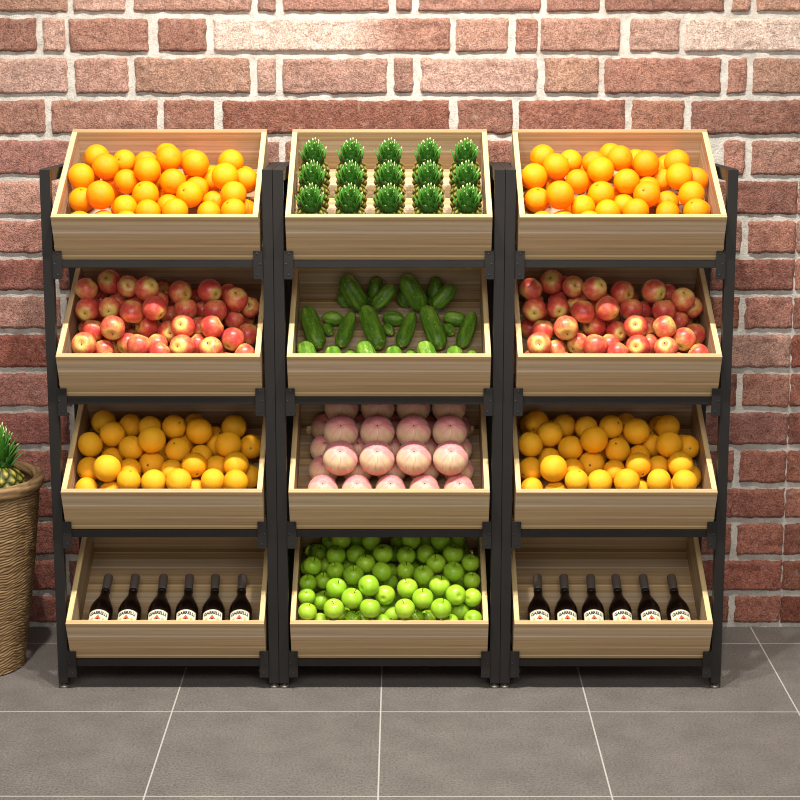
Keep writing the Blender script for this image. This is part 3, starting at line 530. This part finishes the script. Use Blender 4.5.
# ------------------------------------------------------------------ cucumbers
def cucumber_me(ln,r,seed,taper):
    n=26; seg=32; prof=[]
    tot=ln+2*r
    for i in range(n+1):
        t=i/n; s=-math.cos(math.pi*t)
        z=s*tot/2
        e=(1-abs(s)**(5.0 if ln>2.5*r else (3.2 if ln>r else 2.3)))**.5 if abs(s)<1 else 0
        prof.append((r*e*(1-taper*max(0,s)*.5) if 0<i<n else 0,z))
    def fn(a,rr,z):
        b=0.02*math.cos(9*a)+.06*noise.noise((math.cos(a)*2.2,math.sin(a)*2.2,z*45+seed))+.05*max(0,noise.noise((math.cos(a)*7,math.sin(a)*7,z*150+seed)))
        return (rr*(.965+b*.8),z)
    return lathe_mesh('cucumber',prof,seg,M['cuc'],fn)
rg=random.Random(6)
clus=['left','middle','right']
desc={'a':'long fat cucumber leaning across the %s front cluster','b':'stubby cucumber seen end-on behind the %s front cluster','c':'small cucumber tip peeping between the long ones, %s front cluster','d':'slender tapering cucumber slanting beside the %s front cluster','e':'bright fat cucumber at lip left end of the %s front cluster','f':'dark cucumber half hidden by the lip, %s front cluster','g':'smallest cucumber hidden by the lip, right of the %s front cluster',
'A':'big upright cucumber leaning on the back panel, %s rear cluster','B':'round-ended cucumber at the top of the %s rear cluster','D':'short cucumber slanting on the right side of the %s rear cluster','E':'dark cucumber half hidden behind the big one, %s rear cluster','F':'smallest cucumber low in the middle of the %s rear cluster'}
cnt={}
for (x1,v1,w1,x2,v2,w2,r,nm) in CUCUMBER:
    k=cnt.get(nm,0); cnt[nm]=k+1
    p=CM[1,1]@Vector((x1,v1,w1)); q=CM[1,1]@Vector((x2,v2,w2))
    ax=(p-q); ln=ax.length
    if ln<.012 and nm in 'bBEFDc': pass
    me=cucumber_me(ln,r*.99,rg.uniform(0,50),.55 if nm=='d' else .15)
    o=obj('cucumber',me)
    o.matrix_world=Matrix.Translation((p+q)/2)@orient(ax,rg.uniform(0,6))
    en=obj('blossom_end',lathe_mesh('blossom_end',[(0,-.0015),(.0035,-.001),(.003,.0015),(0,.002)],9,M['gold']),o,(0,0,-(ln/2+r*.975)))
    cl=clus[k] if nm in 'abcdefg' else ['left','right'][k]
    tag(o,desc[nm]%cl,'cucumber','cucumbers in the second-tier middle crate')
# ------------------------------------------------------------------ pineapples
def rind_me(hb,rb,nrow=9,nper=11):
    """Pineapple body of spirally set bumpy eyes: base at z=0, top at z=hb."""
    nz,seg=54,88; verts=[];faces=[];al=[]
    for j in range(nz+1):
        t=j/nz; s=2*t-1
        e=(1-abs(s)**3.2)**.5 if abs(s)<1 else 0
        e=max(e,.38 if t>.5 else .30)
        for i in range(seg):
            a=2*math.pi*i/seg
            pu=a/(2*math.pi)*nper; pv=t*nrow
            A=pu+pv*.5; Bq=pu-pv*.5
            fa=abs(2*(A-math.floor(A))-1); fb=abs(2*(Bq-math.floor(Bq))-1)
            # distance to the groove lines of the diamond lattice
            g=min(1-fa,1-fb)
            hgt=min(1,g*2.2)
            tipc=max(0,1-((fa)**2+(fb)**2)*6)
            rr=rb*e*(.86+.12*hgt**.7+.05*tipc)
            verts.append((rr*math.cos(a),rr*math.sin(a),hb*t)); al.append(min(.93,.05+.85*hgt**.8) if tipc<.5 else 1.0)
    for j in range(nz):
        for i in range(seg):
            a=j*seg+i; b=j*seg+(i+1)%seg; faces.append((a,b,b+seg,a+seg))
    faces.append(tuple(range(seg))[::-1]); faces.append(tuple(nz*seg+i for i in range(seg)))
    me=bpy.data.meshes.new('body'); me.from_pydata(verts,[],faces); me.materials.append(M['rind'])
    for p in me.polygons: p.use_smooth=True
    float_attr(me,'along',al); return me
def crown_me(h,rbase,n=54,seed=1,spread=1.0):
    rg=random.Random(seed); verts=[];faces=[];al=[]
    for k in range(n):
        t=k/(n-1)                       # 0 outer/lowest leaf, 1 the heart
        a=k*2.39996; zb=h*.52*t; L=h*(.40+.10*rg.random())*(1.0-.12*t)+h*.06
        lean=(1.05-.95*t)*spread*(.9+.2*rg.random()); wd=h*(.17 if n<40 else .12)*(1.1-.35*t); pale=1.0 if (t>.62 or rg.random()<.3) else .8
        rr=rbase*(1-.72*t)
        rad_=Vector((math.cos(a),math.sin(a),0)); tan=Vector((-math.sin(a),math.cos(a),0)); up=Vector((0,0,1))
        p=rad_*rr+up*(zb-.004); ang=lean*.62; m=7; rows=[]
        for i in range(m+1):
            s=i/m
            w=wd*((1-s)**.75)*(1 if s>.12 else .85)+.0003
            d=(rad_*math.sin(ang)+up*math.cos(ang)).normalized(); nrm=(rad_*math.cos(ang)-up*math.sin(ang))
            th=wd*.22*(1-s)+.0002
            rows.append((p-tan*w,p-nrm*(w*.35+th),p+tan*w,p-nrm*w*.35+nrm*th))
            p=p+d*(L/m); ang+=lean*.075*(1 if s<.5 else 1.4)
        off=len(verts)
        for i,rw in enumerate(rows):
            for q in (rw[0],rw[3],rw[2],rw[1]): verts.append(tuple(q)); al.append(i/m*pale)
        for i in range(m):
            for j in range(4):
                A=off+i*4+j; B=off+i*4+(j+1)%4; faces.append((A,B,B+4,A+4))
        faces.append(tuple(off+m*4+j for j in range(4)))
    # solid heart holding the leaves
    off=len(verts); sg=12
    for j,(r,z) in enumerate(((rbase*.95,-.002),(rbase*.85,h*.15),(rbase*.5,h*.4),(rbase*.15,h*.6))):
        for i in range(sg): a=2*math.pi*i/sg; verts.append((r*math.cos(a),r*math.sin(a),z)); al.append(.1)
    for j in range(3):
        for i in range(sg): A=off+j*sg+i;B=off+j*sg+(i+1)%sg; faces.append((A,B,B+sg,A+sg))
    faces.append(tuple(off+3*sg+i for i in range(sg)))
    me=bpy.data.meshes.new('crown'); me.from_pydata(verts,[],faces); me.materials.append(M['leaf'])
    for p in me.polygons: p.use_smooth=True
    float_attr(me,'along',al); return me
PB=rind_me(.118,.0475); PC=crown_me(.076,.034,34,3,.44)
def pineapple(body,crown,hb):
    root=bpy.data.objects.new('pineapple',None); COL.objects.link(root)
    obj('body',body,root); obj('crown',crown,root,(0,0,hb-.002)); return root
P=pineapple(PB,PC,.118); first=True
for rI,v in enumerate((.31,.188,.066)):
    for cI,x in enumerate((-.2245,-.113,0,.1145,.2255)):
        o=P if first else copy_tree(P); first=False
        o.matrix_world=CM[1,0]@Matrix.Translation((x,v,.0006))@Matrix.Rotation(2.1,4,'Z')
        tag(o,'small pineapple standing %s in %s of the top middle crate'%(['leftmost','second from left','third from left','fourth from left','rightmost'][cI],['back row','middle row','front row'][rI]),'pineapple','pineapples in the top middle crate')
# ------------------------------------------------------------------ wine bottles (axis along local z, base at z=0)
BR=.0355
def bottle_prof():
    return [(0,.004),(.02,.003),(.031,0),(.0342,.002),(.0355,.006),(.0355,.124),(.0347,.133),(.0325,.143),(.0290,.153),(.0245,.164),(.0203,.174),(.0170,.183),(.0145,.191),(.0131,.198),(.0125,.205),(.0122,.212),(.0122,.275),(.0,.276)]
GB=lathe_mesh('body',bottle_prof(),40,M['glass'])
FO=lathe_mesh('foil_capsule',[(.0123,.2165),(.0131,.2168),(.0132,.225),(.0135,.245),(.0138,.270),(.0138,.2755),(.0128,.2780),(.0,.2784)],32,M['foil'])
NR=lathe_mesh('neck_ring',[(.0124,.2050),(.0135,.2055),(.0138,.209),(.0138,.214),(.0132,.2163),(.0124,.2163)],32,M['bolt'])
def wrap(x,z,r): a=x/BR; return (r*math.sin(a),r*math.cos(a),z)     # label faces +y of the bottle
def label_me():
    bm=bmesh.new(); n=28; half=.0335; rows=6; g=[]
    for off in (.0003,.0007):
        for j in range(rows+1):
            row=[]
            for i in range(n+1):
                x=-half+2*half*i/n
                top=.1000-.003*(x/half)**2; z=.03+(top-.03)*j/rows
                row.append(bm.verts.new(wrap(x,z,BR+off)))
            g.append(row)
    G0,G1=g[:rows+1],g[rows+1:]
    for j in range(rows):
        for i in range(n):
            bm.faces.new((G1[j][i],G1[j][i+1],G1[j+1][i+1],G1[j+1][i])); bm.faces.new((G0[j][i],G0[j+1][i],G0[j+1][i+1],G0[j][i+1]))
    for i in range(n):
        bm.faces.new((G0[0][i],G0[0][i+1],G1[0][i+1],G1[0][i])); bm.faces.new((G0[-1][i],G1[-1][i],G1[-1][i+1],G0[-1][i+1]))
    for j in range(rows):
        bm.faces.new((G0[j][0],G1[j][0],G1[j+1][0],G0[j+1][0])); bm.faces.new((G0[j][-1],G0[j+1][-1],G1[j+1][-1],G1[j][-1]))
    return mesh_from(bm,'label',M['label'],True)
def text_me(txt,width,height,zc,off,mat,bend=.0):
    cu=bpy.data.curves.new('t','FONT'); cu.body=txt; cu.align_x='CENTER'; cu.align_y='CENTER'; cu.size=1; cu.offset=.055; cu.resolution_u=3
    t=bpy.data.objects.new('t',cu); COL.objects.link(t)
    dg=bpy.context.evaluated_depsgraph_get(); me=bpy.data.meshes.new_from_object(t.evaluated_get(dg))
    bpy.data.objects.remove(t); bpy.data.curves.remove(cu)
    bm=bmesh.new(); bm.from_mesh(me); bpy.data.meshes.remove(me)
    bmesh.ops.triangulate(bm,faces=bm.faces[:]); bmesh.ops.subdivide_edges(bm,edges=[e for e in bm.edges if e.calc_length()>.25],cuts=2)
    xs=[v.co.x for v in bm.verts]; ys=[v.co.y for v in bm.verts]
    cx=(max(xs)+min(xs))/2; cy=(max(ys)+min(ys))/2; sx=width/(max(xs)-min(xs)); sy=height/(max(ys)-min(ys))
    for v in bm.verts:
        x=(v.co.x-cx)*sx; z=zc+(v.co.y-cy)*sy-bend*(x/(width/2))**2
        v.co=Vector(wrap(-x,z,BR+off))
    me=bpy.data.meshes.new('lettering'); bm.to_mesh(me); bm.free(); me.materials.append(mat); return me
def poly_me(name,pts,off,mat):
    bm=bmesh.new(); f=bm.faces.new([bm.verts.new((x,0,z)) for x,z in pts])
    bmesh.ops.triangulate(bm,faces=[f]); bmesh.ops.subdivide_edges(bm,edges=bm.edges[:],cuts=5,use_grid_fill=True)
    for v in bm.verts: v.co=Vector(wrap(-v.co.x,v.co.z,BR+off))
    return mesh_from(bm,name,mat)
LB=label_me(); LT=text_me('GABRELLI',.054,.0135,.0865,.0010,M['ink'],.003)
EM=[poly_me('emblem',[(-.0105,.060),(.0105,.060),(0,.0785)],.0011,M['red']),poly_me('emblem',[(-.004,.058),(.004,.058),(0,.0655)],.0017,M['ink']),
    poly_me('emblem',[(-.024,.056),(-.0125,.056),(-.014,.071),(-.021,.066)],.0011,M['gold']),poly_me('emblem',[(.024,.056),(.021,.066),(.014,.071),(.0125,.056)],.0011,M['gold'])]
def build_bottle():
    root=bpy.data.objects.new('wine_bottle',None); COL.objects.link(root)
    obj('body',GB,root); tag(obj('foil_capsule',FO,root),'grey foil capsule'); obj('neck_ring',NR,root)
    l=tag(obj('label',LB,root),'cream paper label with dark arched lettering'); obj('lettering',LT,l)
    for e in EM: obj('emblem',e,l)
    return root
P=build_bottle(); first=True
# lying on the crate floor: bottle z axis -> slope direction, label (+y) -> away from the floor
ROT=Matrix(((-1,0,0,0),(0,0,1,0),(0,1,0,0),(0,0,0,1)))
for c in (0,2):
    for i,(xb,xt) in enumerate(((-.2155,-.2105),(-.1275,-.1265),(-.0365,-.0385),(.0475,.0425),(.1285,.1235),(.2115,.2065))):
        o=P if first else copy_tree(P); first=False
        if c==2: xb,xt=-(-.2155,-.1265,-.0385,.0455,.1275,.2105)[5-i],-(-.2105,-.1225,-.0375,.0415,.1245,.2065)[5-i]
        yaw=-math.atan2(xt-xb,.16)
        o.matrix_world=CM[c,3]@Matrix.Translation((xb+(xb-xt)*.6,.002,.0372))@Matrix.Rotation(yaw,4,'Z')@ROT@Matrix.Rotation(rg.uniform(-.06,.06),4,'Z')
        tag(o,'dark wine bottle with cream label, %s in the bottom %s crate'%(['leftmost','second from left','third from left','third from right','second from right','rightmost'][i],side[c]),'bottle','wine bottles in the bottom %s crate'%side[c])
# ------------------------------------------------------------------ wicker basket with a pineapple
PX,PY=-1.300,.219
def basket_me():
    H=.585; seg=200; per=11; ns=66; nz=ns*per//2
    verts=[];faces=[];al=[]
    nzr=ns*7
    for j in range(nzr+1):
        t=j/nzr; z=.004+t*(H-.004)
        for i in range(seg):
            a=2*math.pi*i/seg
            r=.157+(.224-.157)*t+.004*math.sin(math.pi*t)
            wob=.55*math.sin(3*a+.9*math.sin(t*9))+1.5*noise.noise((math.cos(a)*1.8,math.sin(a)*1.8,t*3))+.7*noise.noise((math.cos(a)*7,math.sin(a)*7,t*22))
            ph=(t*ns+wob)%1.0
            pr=abs(math.sin(math.pi*ph))**.7
            rr=r+.0034*pr-.002+.0006*math.sin(24*a+math.pi*math.floor(t*ns+wob))
            verts.append((rr*math.cos(a),rr*math.sin(a),z)); al.append(min(1,.12+1.0*pr))
    for j in range(nzr):
        for i in range(seg):
            A=j*seg+i;B=j*seg+(i+1)%seg; faces.append((A,B,B+seg,A+seg))
    # inner wall and inner floor
    off=len(verts); m=60
    for (r,z) in ((.212,H),(.203,H-.06),(.194,H-.135),(.18,H-.135)):
        for i in range(m): a=2*math.pi*i/m; verts.append((r*math.cos(a),r*math.sin(a),z)); al.append(.45)
    for j in range(2):
        for i in range(m): A=off+j*m+i;B=off+j*m+(i+1)%m; faces.append((B,A,A+m,B+m))
    faces.append(tuple(off+2*m+i for i in range(m)))
    faces.append(tuple(range(seg))[::-1])
    me=bpy.data.meshes.new('body'); me.from_pydata(verts,[],faces); me.materials.append(M['wicker'])
    for p in me.polygons: p.use_smooth=True
    float_attr(me,'along',al); return me
def rim_me():
    seg=220; rs=26; verts=[];faces=[];al=[]
    for i in range(seg):
        a=2*math.pi*i/seg
        for j in range(rs):
            b=2*math.pi*j/rs
            ph=5*b/1+a*9
            g=abs(math.sin(ph*.5))**.6
            rr=.0155*(.86+.17*g)
            R=.2215+rr*math.cos(b)*1.05; z=.588+rr*math.sin(b)*1.35
            verts.append((R*math.cos(a),R*math.sin(a),z)); al.append(min(1,.15+.9*g))
    for i in range(seg):
        for j in range(rs):
            A=i*rs+j;B=((i+1)%seg)*rs+j;Cq=((i+1)%seg)*rs+(j+1)%rs;D=i*rs+(j+1)%rs; faces.append((A,B,Cq,D))
    me=bpy.data.meshes.new('braided_rim'); me.from_pydata(verts,[],faces); me.materials.append(M['wicker'])
    for p in me.polygons: p.use_smooth=True
    float_attr(me,'along',al); return me
bk=bpy.data.objects.new('wicker_basket',None); COL.objects.link(bk); bk.location=(PX,PY,0)
obj('body',basket_me(),bk); obj('braided_rim',rim_me(),bk)
tag(bk,'tall round brown wicker basket on the floor beside the racks','basket')
pa=pineapple(rind_me(.2,.088,10,13),crown_me(.130,.045,46,7,.8),.2)
pa.matrix_world=Matrix.Translation((PX+.092,PY-.02,.4525))@Matrix.Rotation(rad(4),4,'Y')
tag(pa,'large pineapple with a leafy crown sitting in the wicker basket','pineapple')
# ------------------------------------------------------------------ light and camera
def lamp(loc,power,size,aim,color=(1,.95,.87),cone=88):
    l=bpy.data.lights.new('lamp','SPOT'); l.energy=power; l.shadow_soft_size=size; l.color=color; l.spot_size=rad(cone); l.spot_blend=1.0
    o=bpy.data.objects.new('ceiling_spot',l); COL.objects.link(o); o.location=loc
    o.rotation_euler=(Vector(aim)-Vector(loc)).to_track_quat('-Z','Y').to_euler()
for x in (-.78,0,.78): lamp((x,-1.32,4.2),LAMP,.06,(x,.1,.7))
def area(name,loc,aim,sx,sy,power,color):
    l=bpy.data.lights.new(name,'AREA'); l.shape='RECTANGLE'; l.size=sx; l.size_y=sy; l.energy=power; l.color=color
    o=bpy.data.objects.new(name,l); COL.objects.link(o); o.location=loc; o.rotation_euler=(Vector(aim)-Vector(loc)).to_track_quat('-Z','Y').to_euler()
area('high_fill',(0,-5.0,3.6),(0,0,.7),4.0,1.6,FILL,(1,.97,.93))  # added fill above the view, brightening crate fronts and shaded fruit
area('low_fill',(0,-7.6,1.1),(0,0,1.0),6.0,1.8,LOW_FILL,(1,.98,.95))  # low fill added behind the camera to lift crate fronts, no real window
w=bpy.data.worlds.new('room'); SC.world=w; w.use_nodes=True
w.node_tree.nodes['Background'].inputs[0].default_value=(1,.97,.94,1); w.node_tree.nodes['Background'].inputs[1].default_value=AMB
cam=bpy.data.cameras.new('camera'); cam.sensor_width=36; cam.lens=36*1909.75/800
SC.cycles.filter_width=1.1
co=bpy.data.objects.new('camera',cam); COL.objects.link(co); SC.camera=co
m=Matrix((CAM_R.normalized(),CAM_U.normalized(),(-CAM_F).normalized())).transposed().to_4x4()
co.matrix_world=Matrix.Translation((.03737,-5.46263,2.01672))@m
vs=SC.view_settings; SC.display_settings.display_device='sRGB'
vs.view_transform='Standard'; vs.look='None'; vs.gamma=1; vs.exposure=EXPO; vs.use_curve_mapping=False
